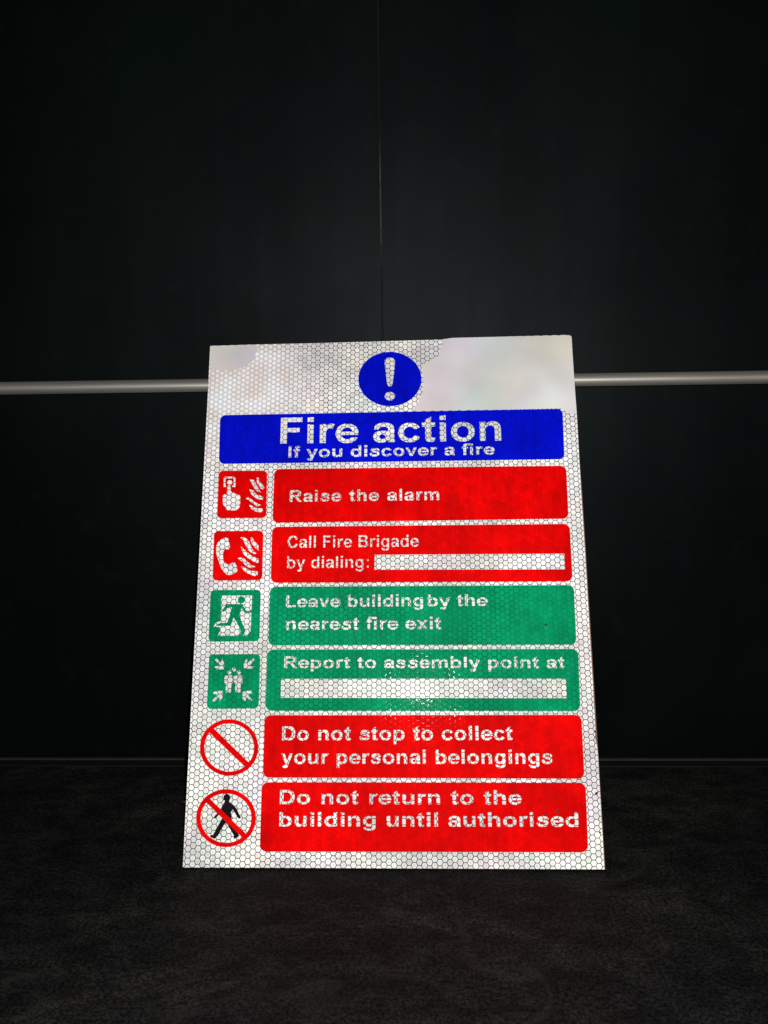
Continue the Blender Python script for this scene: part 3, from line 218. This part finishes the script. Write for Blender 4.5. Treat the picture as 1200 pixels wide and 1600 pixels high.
def sparkle(g, co, d, strength):
    n = g.noise(co, 520, 2, 0.6)[0]
    h = g.math('ADD', n, g.math('MULTIPLY', g.ramp(d, 0.34, 0.5), -0.8))
    return g.bump(h, strength, 0.0006)

def sheeting():
    g = Graph('honeycomb_reflective_sheeting')
    co, d, cid, rad = honeycomb(g)
    rnd = g.white(cid)
    big = g.noise(co, 16, 2, 0.5)
    tint = g.hsv(g.noise(co, 34, 2, 0.6)[1], 0.34, 1.0)
    cell = g.mix(0.55, (0.80, 0.785, 0.765), tint)
    cell = g.mix(1.0, cell, (1.09, 1.09, 1.08), 'MULTIPLY')
    lum = g.ramp(big[0], 0.36, 0.62, 0.76, 1.0)
    own = g.math('MULTIPLY_ADD', rnd[0], 0.26, 0.79)
    cell = g.mix(1.0, cell, g.math('MULTIPLY', lum, own), 'MULTIPLY')
    # the grey dot of the weld in the middle of a cell
    fine = g.noise(co, 900, 2, 0.6)[0]
    dot = g.math('MULTIPLY', g.ramp(rad, 0.12, 0.34, 1, 0), g.ramp(fine, 0.35, 0.62, 0.25, 1.0))
    dot = g.math('MULTIPLY', dot, g.ramp(big[0], 0.40, 0.70, 0.62, 0.2))
    cell = g.mix(dot, cell, (0.33, 0.32, 0.31))
    # camera blur painted into the colour: the cell walls hardly show in this corner
    cx, cy = on_sheet(368, 596)
    blurred = g.vmath('DISTANCE', co, (cx * 1e-3, cy * 1e-3, 0))
    blurred = g.ramp(g.math('ADD', blurred, g.math('MULTIPLY', g.noise(co, 60)[0], 0.016)), 0.026, 0.064, 0.0, 1.0)
    tan = g.ramp(blurred, 0.0, 0.95, 1, 0)
    cell = g.mix(tan, cell, g.mix(g.ramp(g.noise(co, 70, 2)[0], 0.35, 0.65), (0.60, 0.54, 0.52), (0.66, 0.66, 0.68)))
    soft = g.math('MULTIPLY', g.ramp(d, 0.26, 0.50), 0.42)
    line = g.math('ADD', g.math('MULTIPLY', g.ramp(g.math('MULTIPLY_ADD', g.noise(co, 240, 2)[0], 0.05, g.math('ADD', d, -0.025)), 0.398, 0.466), blurred), g.math('MULTIPLY', soft, tan))
    col = g.mix(g.math('MULTIPLY', line, 0.94), cell, (0.012, 0.013, 0.013))
    g.set(Base_Color=col, Roughness=0.6, Specular_IOR_Level=0.1, Normal=sparkle(g, co, d, 0.15),
          Coat_Weight=0.004, Coat_Roughness=0.09)
    g.put(g.bsdf.inputs['Coat Normal'], sparkle(g, co, d, 0.055))
    return g.mat

def ink(name, colour, dark, contrast, spec):
    """translucent ink over the honeycomb: the cell walls show through it"""
    g = Graph(name)
    co, d, cid, rad = honeycomb(g)
    rnd = g.white(cid)
    patch = g.noise(co, 22, 3, 0.6)[0]
    base = g.mix(g.ramp(patch, 0.35, 0.68), [c * 0.74 for c in colour], colour)
    base = g.mix(1.0, base, g.math('MULTIPLY_ADD', rnd[0], 0.20, 0.84), 'MULTIPLY')
    speck = g.ramp(g.noise(co, 1500, 1, 0.5)[0], 0.68, 0.76)
    base = g.mix(g.math('MULTIPLY', speck, 0.008), base, (0.9, 0.9, 0.9))
    streak = g.noise(g.vmath('MULTIPLY', co, (1.0, 0.16, 1)), 190, 3, 0.6)[0]
    base = g.mix(1.0, base, g.ramp(streak, 0.30, 0.62, 0.84, 1.0), 'MULTIPLY')
    show = g.ramp(g.noise(co, 30, 1)[0], 0.3, 0.7, 0.4, 1.0)
    line = g.math('MULTIPLY', g.math('MULTIPLY', g.ramp(d, 0.40, 0.47), contrast), show)
    col = g.mix(line, base, dark)
    g.set(Base_Color=col, Roughness=0.6, Specular_IOR_Level=0.015, Normal=sparkle(g, co, d, 0.1),
          Coat_Weight=spec, Coat_Roughness=0.06)
    g.put(g.bsdf.inputs['Coat Normal'], sparkle(g, co, d, 0.055))
    return g.mat

def plain(name, colour, rough=0.5, spec=0.2, metal=0.0):
    g = Graph(name)
    co = g.coord()
    n = g.noise(co, 120, 3, 0.6)[0]
    g.set(Base_Color=g.mix(g.ramp(n, 0.3, 0.7), [c * 0.8 for c in colour], colour), Roughness=rough,
          Specular_IOR_Level=spec, Metallic=metal)
    return g.mat

M_SHEET = sheeting()
M_RED = ink('red_ink', (0.64, 0.0004, 0.0004), (0.30, 0.0, 0.0), 0.30, 0.0035)
M_BLUE = ink('blue_ink', (0.0004, 0.0035, 0.52), (0.0004, 0.001, 0.20), 0.28, 0.004)
M_GREEN = ink('green_ink', (0.0006, 0.245, 0.100), (0.0, 0.055, 0.024), 0.80, 0.004)
M_BLACK = plain('black_ink', (0.006, 0.004, 0.006), 0.6, 0.03)
M_BACK = plain('fibreboard_backing', (0.16, 0.085, 0.05), 0.8, 0.1)
M_SCUFF = plain('dark_scuff', (0.02, 0.018, 0.018), 0.7, 0.1)
M_SCRATCH_GREEN = plain('dulled_green_ink', (0.001, 0.060, 0.028), 0.6, 0.1)

def corner_blur():
    g = Graph('milky_blur_overlay')  # soft milky colour standing in for camera blur on the sheet
    co = g.coord()
    tint = g.hsv(g.noise(co, 26, 1, 0.4)[1], 0.42, 1.0)
    c = g.mix(0.5, (0.47, 0.445, 0.445), g.hsv(tint, 1.0, 0.86))
    c = g.mix(1.0, c, g.ramp(g.noise(co, 30, 2, 0.5)[0], 0.3, 0.7, 0.94, 1.06), 'MULTIPLY')
    g.set(Base_Color=c, Roughness=0.6, Specular_IOR_Level=0.2)
    return g.mat
M_BLUR = corner_blur()

def wall_tile():
    g = Graph('black_satin_tile')
    co = g.coord()
    n = g.noise(co, 5.0, 3, 0.55)
    c = g.mix(g.ramp(n[0], 0.35, 0.7), (0.0007, 0.0009, 0.0010), (0.0008, 0.0025, 0.0019))
    c = g.mix(g.ramp(g.noise(co, 60, 4, 0.7)[0], 0.5, 0.8), c, (0.0020, 0.0022, 0.0026))
    # faint vertical wipe marks and smudges in the satin glaze
    wipe = g.noise(g.vmath('MULTIPLY', co, (1, 1, 0.10)), 38, 3, 0.6, 0.3)[0]
    smear = g.noise(co, 11, 4, 0.6, 0.6)[0]
    lvl = g.math('MULTIPLY', g.ramp(wipe, 0.3, 0.7, 0.90, 1.10), g.ramp(smear, 0.3, 0.7, 0.93, 1.07))
    g.set(Base_Color=c, Roughness=g.ramp(smear, 0.25, 0.75, 0.56, 0.52),
          Specular_IOR_Level=g.math('MULTIPLY', lvl, 0.056), Specular_Tint=(0.84, 0.93, 1.0, 1))
    return g.mat
M_TILE = wall_tile()

def stone():
    g = Graph('dark_mottled_stone')
    co = g.coord()
    warp = g.vmath('ADD', co, g.vmath('MULTIPLY', g.noise(co, 9, 2)[1], (0.06, 0.03, 0)))
    stretched = g.vmath('MULTIPLY', warp, (0.75, 1.4, 1))
    cloud = g.noise(stretched, 13, 4, 0.62, 0.8)[0]
    c = g.mix(g.ramp(cloud, 0.46, 0.70), (0.0052, 0.0051, 0.0051), (0.0100, 0.0098, 0.0088))
    grain = g.noise(g.vmath('MULTIPLY', co, (1.0, 1.0, 1)), 640, 5, 0.85)[0]
    mid = g.noise(g.vmath('ADD', stretched, (3.1, 0, 0)), 75, 5, 0.7, 0.4)[0]
    c = g.mix(1.0, c, g.ramp(mid, 0.36, 0.68, 0.62, 1.45), 'MULTIPLY')
    c = g.mix(1.0, c, g.ramp(grain, 0.40, 0.62, 0.22, 1.9), 'MULTIPLY')
    vein = g.math('ABSOLUTE', g.math('SUBTRACT', g.noise(stretched, 6, 3, 0.5, 1.5)[0], 0.5))
    c = g.mix(g.math('MULTIPLY', g.ramp(vein, 0.0, 0.014, 1, 0), g.ramp(cloud, 0.35, 0.6, 0.05, 0.35)), c, (0.017, 0.016, 0.014))
    hue = g.hsv(g.noise(co, 260, 2)[1], 0.6, 1.5)
    c = g.mix(0.25, c, g.mix(1.0, c, hue, 'MULTIPLY'))
    h = g.math('ADD', grain, g.math('MULTIPLY', cloud, 2.0))
    g.set(Base_Color=c, Roughness=0.65, Specular_IOR_Level=0.06, Normal=g.bump(h, 0.22, 0.0003))
    return g.mat
M_STONE = stone()

def trim_metal():
    g = Graph('brushed_trim')
    co = g.coord()
    n = g.noise(g.vmath('MULTIPLY', co, (6, 60, 60)), 3, 3, 0.5)
    big = g.noise(g.vmath('MULTIPLY', co, (1, 0, 0)), 7, 2)
    c = g.mix(big[0], (0.50, 0.46, 0.43), (0.51, 0.49, 0.435))
    c = g.mix(1.0, c, g.ramp(n[0], 0.3, 0.7, 0.90, 1.08), 'MULTIPLY')
    g.set(Base_Color=c, Roughness=0.54, Metallic=0.8, Specular_IOR_Level=0.2)
    return g.mat
M_TRIM = trim_metal()
M_BEAD = plain('grey_sealant', (0.02, 0.019, 0.017), 0.6, 0.15)
M_BASE = plain('dark_base_strip', (0.0035, 0.0033, 0.003), 0.6, 0.2)
def grout():
    g = Graph('dark_grout')
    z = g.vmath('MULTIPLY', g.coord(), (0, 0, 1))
    # glint of light on the joint, painted as one paler stretch
    glint = g.ramp(g.math('ABSOLUTE', g.math('SUBTRACT', g.sep(z)[2], 0.338)), 0.012, 0.040, 1, 0)
    g.set(Base_Color=g.mix(g.math('MULTIPLY', glint, g.ramp(g.noise(z, 60, 3, 0.6)[0], 0.35, 0.6, 0.3, 1.0)), (0.0045, 0.0052, 0.0050), (0.030, 0.034, 0.027)), Roughness=0.7, Specular_IOR_Level=0.05)
    return g.mat
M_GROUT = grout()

# ------------------------------------------------------------------ object helpers
def link(name, mesh, mat, parent=None, label=None):
    o = bpy.data.objects.new(name, mesh)
    if mat: mesh.materials.append(mat)
    collection.objects.link(o)
    if parent: o.parent = parent
    if label: o['label'] = label
    return o

def plate(name, loops, z, t, mat, parent, label=None, bevel=0.0):
    """a thin flat piece with the given outline loops (mm); holes are loops inside loops"""
    cu = bpy.data.curves.new(name, 'CURVE')
    cu.dimensions = '2D'
    cu.fill_mode = 'BOTH'
    for L in loops:
        sp = cu.splines.new('POLY')
        sp.points.add(len(L) - 1)
        for p, (x, y) in zip(sp.points, L): p.co = (x, y, 0, 1)
        sp.use_cyclic_u = True
    cu.extrude = t / 2
    tmp = bpy.data.objects.new('tmp', cu)
    collection.objects.link(tmp)
    dg = bpy.context.evaluated_depsgraph_get()
    mesh = bpy.data.meshes.new_from_object(tmp.evaluated_get(dg))
    bpy.data.objects.remove(tmp)
    bpy.data.curves.remove(cu)
    mesh.name = name
    mesh.materials.clear()
    for v in mesh.vertices:
        v.co = ((v.co.x) * 1e-3, (v.co.y) * 1e-3, (v.co.z + z + t / 2) * 1e-3)
    return link(name, mesh, mat, parent, label)

def px_loop(pts):
    return [on_sheet(x, y) for x, y in pts]

def rounded(corners, r):
    """rounded quadrilateral on the sheet from four corners in order TL, TR, BR, BL"""
    P = [Vector(on_sheet(*c)) for c in corners]
    out = []
    for i in range(4):
        p, a, b = P[i], P[i - 1], P[(i + 1) % 4]
        da, db = (a - p).normalized(), (b - p).normalized()
        s, e = p + da * r, p + db * r
        for k in range(9):
            t = k / 8
            # conic corner, close to a circular arc
            w = 0.7071
            bb = ((1 - t) ** 2, 2 * w * t * (1 - t), t * t)
            q = (s * bb[0] + p * bb[1] + e * bb[2]) / sum(bb)
            out.append((q.x, q.y))
    return out

def ellipse(cx, cy, rx, ry, n=72):
    return [(cx + rx * math.cos(2 * math.pi * i / n), cy + ry * math.sin(2 * math.pi * i / n)) for i in range(n)]

def text_loops(text, left, right_, cap_y, glyphs, track=0, space=0):
    """lettering fitted between two ends of its baseline, with capitals reaching cap_y at the left end"""
    loops, pen = [], 0
    for ch in text:
        if ch != ' ':
            for L in glyphs[ch]: loops.append([(x + pen, y) for x, y in L])
        pen += ADVANCE[ch] + track + (space if ch == ' ' else 0)
    x0 = min(x for L in loops for x, _ in L)
    x1 = max(x for L in loops for x, _ in L)
    a, b = Vector(on_sheet(*left)), Vector(on_sheet(*right_))
    hgt = on_sheet(left[0], cap_y)[1] - a.y
    return [[(a.x + (b.x - a.x) * (x - x0) / (x1 - x0), a.y + (b.y - a.y) * (x - x0) / (x1 - x0) + hgt * y / 716) for x, y in L] for L in loops]

INK, TOP = 0.10, 0.10                # thickness of an ink layer and of what is laid over it, in mm

# ------------------------------------------------------------------ the setting: stone surface and wall
def box_mesh(name, x0, x1, y0, y1, z0, z1, bevel=0.0, seg=2):
    import bmesh
    bm = bmesh.new()
    bmesh.ops.create_cube(bm, size=1)
    for v in bm.verts:
        v.co = ((x0 + x1) / 2 + v.co.x * (x1 - x0), (y0 + y1) / 2 + v.co.y * (y1 - y0), (z0 + z1) / 2 + v.co.z * (z1 - z0))
    if bevel:
        bmesh.ops.bevel(bm, geom=bm.edges[:], offset=bevel, segments=seg, profile=0.5, affect='EDGES')
    me = bpy.data.meshes.new(name)
    bm.to_mesh(me); bm.free()
    return me

floor = link('floor', box_mesh('floor', -1.6, 1.8, -1.4, 0.03, -0.03, 0.0), M_STONE)
floor['kind'] = 'structure'

wall = bpy.data.objects.new('tiled_wall', None)
wall.location = (W / 2, 0, 0)
collection.objects.link(wall)
wall['label'] = 'black satin tiled wall with pale horizontal trim behind the sign'
wall['category'] = 'wall'

TRIM_Z = 0.2378
joint_x = (on_wall(597, 500)[0] + on_wall(594, 250)[0]) / 2 - W / 2
TH = 0.0037                          # half height of the trim
def wall_part(name, mesh, mat, label=None):
    return link(name, mesh, mat, wall, label)
wall_part('tile', box_mesh('tile', -1.7, joint_x - 0.0004, 0.0, 0.010, TRIM_Z + TH, 0.95, 0.00012, 1), M_TILE)
wall_part('tile', box_mesh('tile', joint_x + 0.0004, 1.7, 0.0, 0.010, TRIM_Z + TH, 0.95, 0.00012, 1), M_TILE)
wall_part('tile', box_mesh('tile', -1.7, 1.7, 0.0, 0.010, 0.001, TRIM_Z - TH, 0.0008, 3), M_TILE)
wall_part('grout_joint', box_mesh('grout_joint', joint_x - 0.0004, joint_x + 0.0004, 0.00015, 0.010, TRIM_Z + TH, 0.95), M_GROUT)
wall_part('backing_board', box_mesh('backing_board', -1.7, 1.7, 0.0102, 0.030, 0.0, 0.95), M_GROUT)

def half_round(name, x0, x1, zc, rz, ry, n=20):
    vs, fs = [], []
    for x in (x0, x1):
        for i in range(n + 1):
            a = math.pi * i / n - math.pi / 2
            vs.append((x, 0.004 - (ry + 0.004) * math.cos(a) if 0 < i < n else 0.004, zc + rz * math.sin(a)))
    for i in range(n):
        fs.append((i, i + 1, n + 2 + i, n + 1 + i))
    fs += [tuple(range(n, -1, -1)), tuple(range(n + 1, 2 * n + 2))]
    me = bpy.data.meshes.new(name)
    me.from_pydata(vs, [], fs)
    for p in me.polygons: p.use_smooth = len(p.vertices) == 4
    me.update()
    return me
wall_part('trim_strip', half_round('trim_strip', -1.7, 1.7, TRIM_Z, TH + 0.0003, 0.0048), M_TRIM, 'pale half-round trim strip along the wall')
wall_part('sealant_bead', half_round('sealant_bead', -1.7, 1.7, 0.0012, 0.0011, 0.0016), M_BEAD, 'thin grey sealant line where the wall meets the stone')
wall_part('base_strip', box_mesh('base_strip', -1.7, 1.7, -0.0085, -0.0018, 0.0001, 0.0008, 0.0003), M_BASE)

# ------------------------------------------------------------------ the sign
sign = bpy.data.objects.new('fire_action_sign', None)
sign.location = FOOT
sign.rotation_euler = (math.pi / 2 - LEAN, 0, 0)
collection.objects.link(sign)
sign['label'] = 'white honeycomb reflective fire action sign leaning against the black wall'
sign['category'] = 'sign'

outline = [(328.5, 540.5), (400, 538.3), (500, 536), (600, 533.2), (690, 530.4), (706, 528), (800, 525.6), (889, 523.2), (893, 526),
           (897, 590), (901.5, 650), (907.5, 760), (914, 860), (921, 980), (926.5, 1070), (930.3, 1138), (929.6, 1152), (933, 1166),
           (934.6, 1183), (936.2, 1215), (941.2, 1300), (944.5, 1358.5), (800, 1357.6), (600, 1356.8), (420, 1356),
           (285.5, 1355.5), (292.5, 1220), (300.2, 1075), (308, 930), (317.5, 750), (323.5, 640), (326.5, 580)]
sheet = plate('sheet', [px_loop(outline)], -0.5, 0.5, M_SHEET, sign)
back_outline = [(330, 541.5), (600, 534.5), (889, 524.5), (909.3, 760), (932.6, 1138), (946.1, 1358.9), (288, 1355.7)]
plate('backing', [px_loop(back_outline)], -0.9, 0.38, M_BACK, sign, 'thin brown backing showing along the right edge')

rng = random.Random(4)
def ragged(pts, amp):
    out = []
    for (x, y), (x2, y2) in zip(pts, pts[1:] + pts[:1]):
        n = max(1, int(math.hypot(x2 - x, y2 - y) / 5))
        for k in range(n):
            t = k / n
            out.append((x + (x2 - x) * t + (rng.uniform(-amp, amp) if k else 0), y + (y2 - y) * t + (rng.uniform(-amp, amp) if k else 0)))
    return out
patch_r = ragged([(691, 531)], 0) + [(706, 528.4), (800, 526), (888.6, 523.8), (892.4, 526.5), (896.6, 590), (900.7, 643)] + \
          [(897, 648), (888, 645), (881.5, 641), (878, 637.6), (800, 639.3), (720, 641), (646, 642.4), (647, 636), (654, 630), (656, 622), (661, 612),
           (662, 598), (661, 583), (659, 575), (662, 569), (670, 566), (676, 560), (684, 557), (687, 549), (691, 543)]
plate('blurred_corner', [px_loop(patch_r)], 0.0, 0.05, M_BLUR, sheet, 'added milky overlay imitating blur in the top right corner, without honeycomb cells')  # overlay added to hide the cells where the corner goes out of focus
patch_l = [(329.3, 541.2), (400, 539), (404, 546), (398, 552), (400, 560), (392, 566), (385, 572), (372, 577), (352, 579), (335, 578), (327.6, 578)]
plate('blurred_corner', [px_loop(patch_l)], 0.0, 0.05, M_BLUR, sheet, 'added milky overlay imitating blur in the top left corner, without honeycomb cells')

def lettering(parent, text, left, right_, cap_y, glyphs=GLYPHS, track=0, space=0, name='text_line'):
    return plate(name, text_loops(text, left, right_, cap_y, glyphs, track, space), INK, TOP, M_SHEET, parent)

def quad(c):
    return px_loop(c)

# header
header = plate('header_panel', [rounded([(344, 648.8), (879, 638.6), (882, 717.5), (342, 725)], 3.3)], 0, INK, M_BLUE, sign, 'blue panel reading Fire action')
lettering(header, 'Fire action', (438, 693.2), (783.2, 688.4), 652.9, track=12, name='title_text')
lettering(header, 'If you discover a ﬁre', (450.7, 715), (773, 710.4), 697.6, track=20, name='subtitle_text')
disc = plate('mandatory_symbol', [px_loop(ellipse(609.2, 592.3, 49.3, 42.4))], 0, INK, M_BLUE, sign, 'blue disc with a white exclamation mark')
bang = [(601, 568), (601.2, 563), (604, 559.8), (609, 559), (614, 559.8), (617, 563), (617.2, 568), (613.6, 599), (612, 603), (609, 604.6), (606.5, 603), (604.8, 599)]
plate('exclamation_mark', [px_loop(bang), px_loop(ellipse(609.2, 619.2, 8.1, 6.6, 32))], INK, TOP, M_SHEET, disc)

# instruction panels
def panel(corners, mat, lines, label, field=None, r=3.3):
    p = plate('instruction_panel', [rounded(corners, r)], 0, INK, mat, sign, label)
    for args in lines: lettering(p, *args)
    if field: plate('blank_field', [quad(field)], INK, TOP, M_SHEET, p)
    return p
panel([(428.7, 733), (884.6, 727.7), (888.4, 810.5), (425.6, 817)], M_RED,
      [('Raise the alarm', (452.5, 784.3), (686.3, 781.3), 766.3, GLYPHS, 35, 60)], 'red panel reading Raise the alarm')
panel([(425.2, 823.2), (890, 818.5), (894.8, 908.4), (423, 910.7)], M_RED,
      [('Call Fire Brigade', (449.5, 856.3), (654.3, 854.3), 837.3, LIGHT_GLYPHS, 10), ('by dialing:', (448.8, 888), (575.8, 887.2), 869, LIGHT_GLYPHS, 10)],
      'red panel reading Call Fire Brigade by dialing with a blank strip',
      [(585.5, 867), (881.6, 865.2), (882.6, 889.6), (585, 890.2)])
panel([(421.9, 916.8), (896.5, 914.2), (900.6, 1007.3), (419, 1008.4)], M_GREEN,
      [('Leave building', (447, 949), (661, 947.2), 930.4, GLYPHS, 20), ('by the', (668.5, 947.2), (762, 946.6), 929, GLYPHS, 15),
       ('nearest ﬁre exit', (447, 984.4), (689, 983), 965, GLYPHS, 25)], 'green panel reading Leave building by the nearest fire exit')
panel([(417.7, 1015), (903.4, 1014), (906.7, 1111), (414.6, 1110.6)], M_GREEN,
      [('Report to assembly point at', (444, 1044), (882, 1044), 1025.6, GLYPHS, 25)], 'green panel reading Report to assembly point at with a blank strip',
      [(439.3, 1060.8), (884.2, 1060.4), (885.4, 1091), (438.6, 1090.3)])
panel([(413.5, 1117.5), (908.3, 1117), (913.3, 1216.8), (410.7, 1215)], M_RED,
      [('Do not stop to collect', (440.8, 1156.8), (800.8, 1156.2), 1135, GLYPHS, 25, 20), ('your personal belongings', (439.5, 1193.4), (863, 1193.4), 1171.5, GLYPHS, 25)],
      'red panel reading Do not stop to collect your personal belongings')
panel([(409, 1222.2), (915, 1223), (919, 1331.8), (406, 1330.6)], M_RED,
      [('Do not return to the', (437.3, 1256.2), (815, 1256.8), 1234.3, GLYPHS, 30, 40), ('building until authorised', (436.5, 1291), (904, 1291.6), 1269, GLYPHS, 25)],
      'red panel reading Do not return to the building until authorised')

# pictograms
def pictogram(corners, mat, key, label, r=2.4):
    p = plate('pictogram_panel', [rounded(corners, r)], 0, INK, mat, sign, label)
    plate('pictogram', [px_loop(L) for L in PICTOGRAMS[key]], INK, TOP, M_SHEET, p)
    return p
pictogram([(341.9, 735.6), (417.6, 735.4), (416.0, 809.3), (339.3, 809.8)], M_RED, 'alarm', 'red square with a hand pressing an alarm beside flames')
pictogram([(334.5, 829.9), (411.7, 829.4), (409.7, 906.4), (332.1, 907.1)], M_RED, 'phone', 'red square with a telephone handset beside flames')
pictogram([(329.2, 921.9), (407.6, 921.5), (405.2, 1001.8), (325.6, 1002.7)], M_GREEN, 'exit', 'green square with a man running through a doorway')
pictogram([(327, 1022.5), (406.9, 1021.8), (404.1, 1106.8), (323.1, 1107.9)], M_GREEN, 'assembly', 'green square with arrows pointing at a group of people')

def prohibition(cx, cy, rx, ry, ring, bar, label, walker=None):
    ri, hb = 1 - ring, bar / 2
    a0 = math.asin(hb / ri)
    loops = [[(math.cos(2 * math.pi * i / 96), math.sin(2 * math.pi * i / 96)) for i in range(96)]]
    for s in (0, math.pi):
        loops.append([(ri * math.cos(a + s + math.pi / 4), ri * math.sin(a + s + math.pi / 4)) for a in [a0 + (math.pi - 2 * a0) * k / 40 for k in range(41)]])
    p = plate('prohibition_symbol', [[on_sheet(cx + x * rx, cy + y * ry) for x, y in L] for L in loops], INK + 0.02, INK, M_RED, sign, label)
    if walker:
        plate('walking_figure', [px_loop(L) for L in PICTOGRAMS[walker]], 0, INK, M_BLACK, p, 'black walking man')
    return p
prohibition(358.2, 1168, 45.6, 44.1, 0.148, 0.205, 'empty red prohibition circle')
prohibition(353.4, 1278.3, 46.7, 45.3, 0.150, 0.180, 'red prohibition circle over a walking man', 'walker')

# small damage on the face
def blob(cx, cy, r):
    n = 11
    return px_loop([(cx + r * rng.uniform(0.55, 1.2) * math.cos(2 * math.pi * i / n), cy + r * rng.uniform(0.5, 1.1) * math.sin(2 * math.pi * i / n)) for i in range(n)])
def streak(pts, w):
    a = [(x - w * rng.uniform(0.3, 1), y) for x, y in pts]
    b = [(x + w * rng.uniform(0.3, 1), y) for x, y in reversed(pts)]
    return px_loop(a + b)
for x, y, r in ((853, 976, 2.6), (852.5, 1273, 2.2), (872.5, 1267.5, 2.4), (932, 1239.5, 2.6), (937.3, 1300.5, 2.0), (929.6, 1143, 2.2), (693, 1273, 1.8), (288.5, 1253, 1.5)):
    plate('scuff_mark', [blob(x, y, r)], INK + TOP + 0.06, 0.03, M_SCUFF, sheet)
for pts, w in (([(530.5, 917), (532, 928), (535, 942), (541, 960), (548, 976), (553, 990), (557, 1006)], 1.0), ([(556.6, 1017), (557.5, 1036), (559.5, 1057)], 1.0),
               ([(579, 916.5), (583, 931), (589, 952), (593, 975), (595, 1001)], 0.9)):
    plate('scratch', [streak(pts, w)], INK + TOP + 0.06, 0.03, M_SCRATCH_GREEN, sheet)
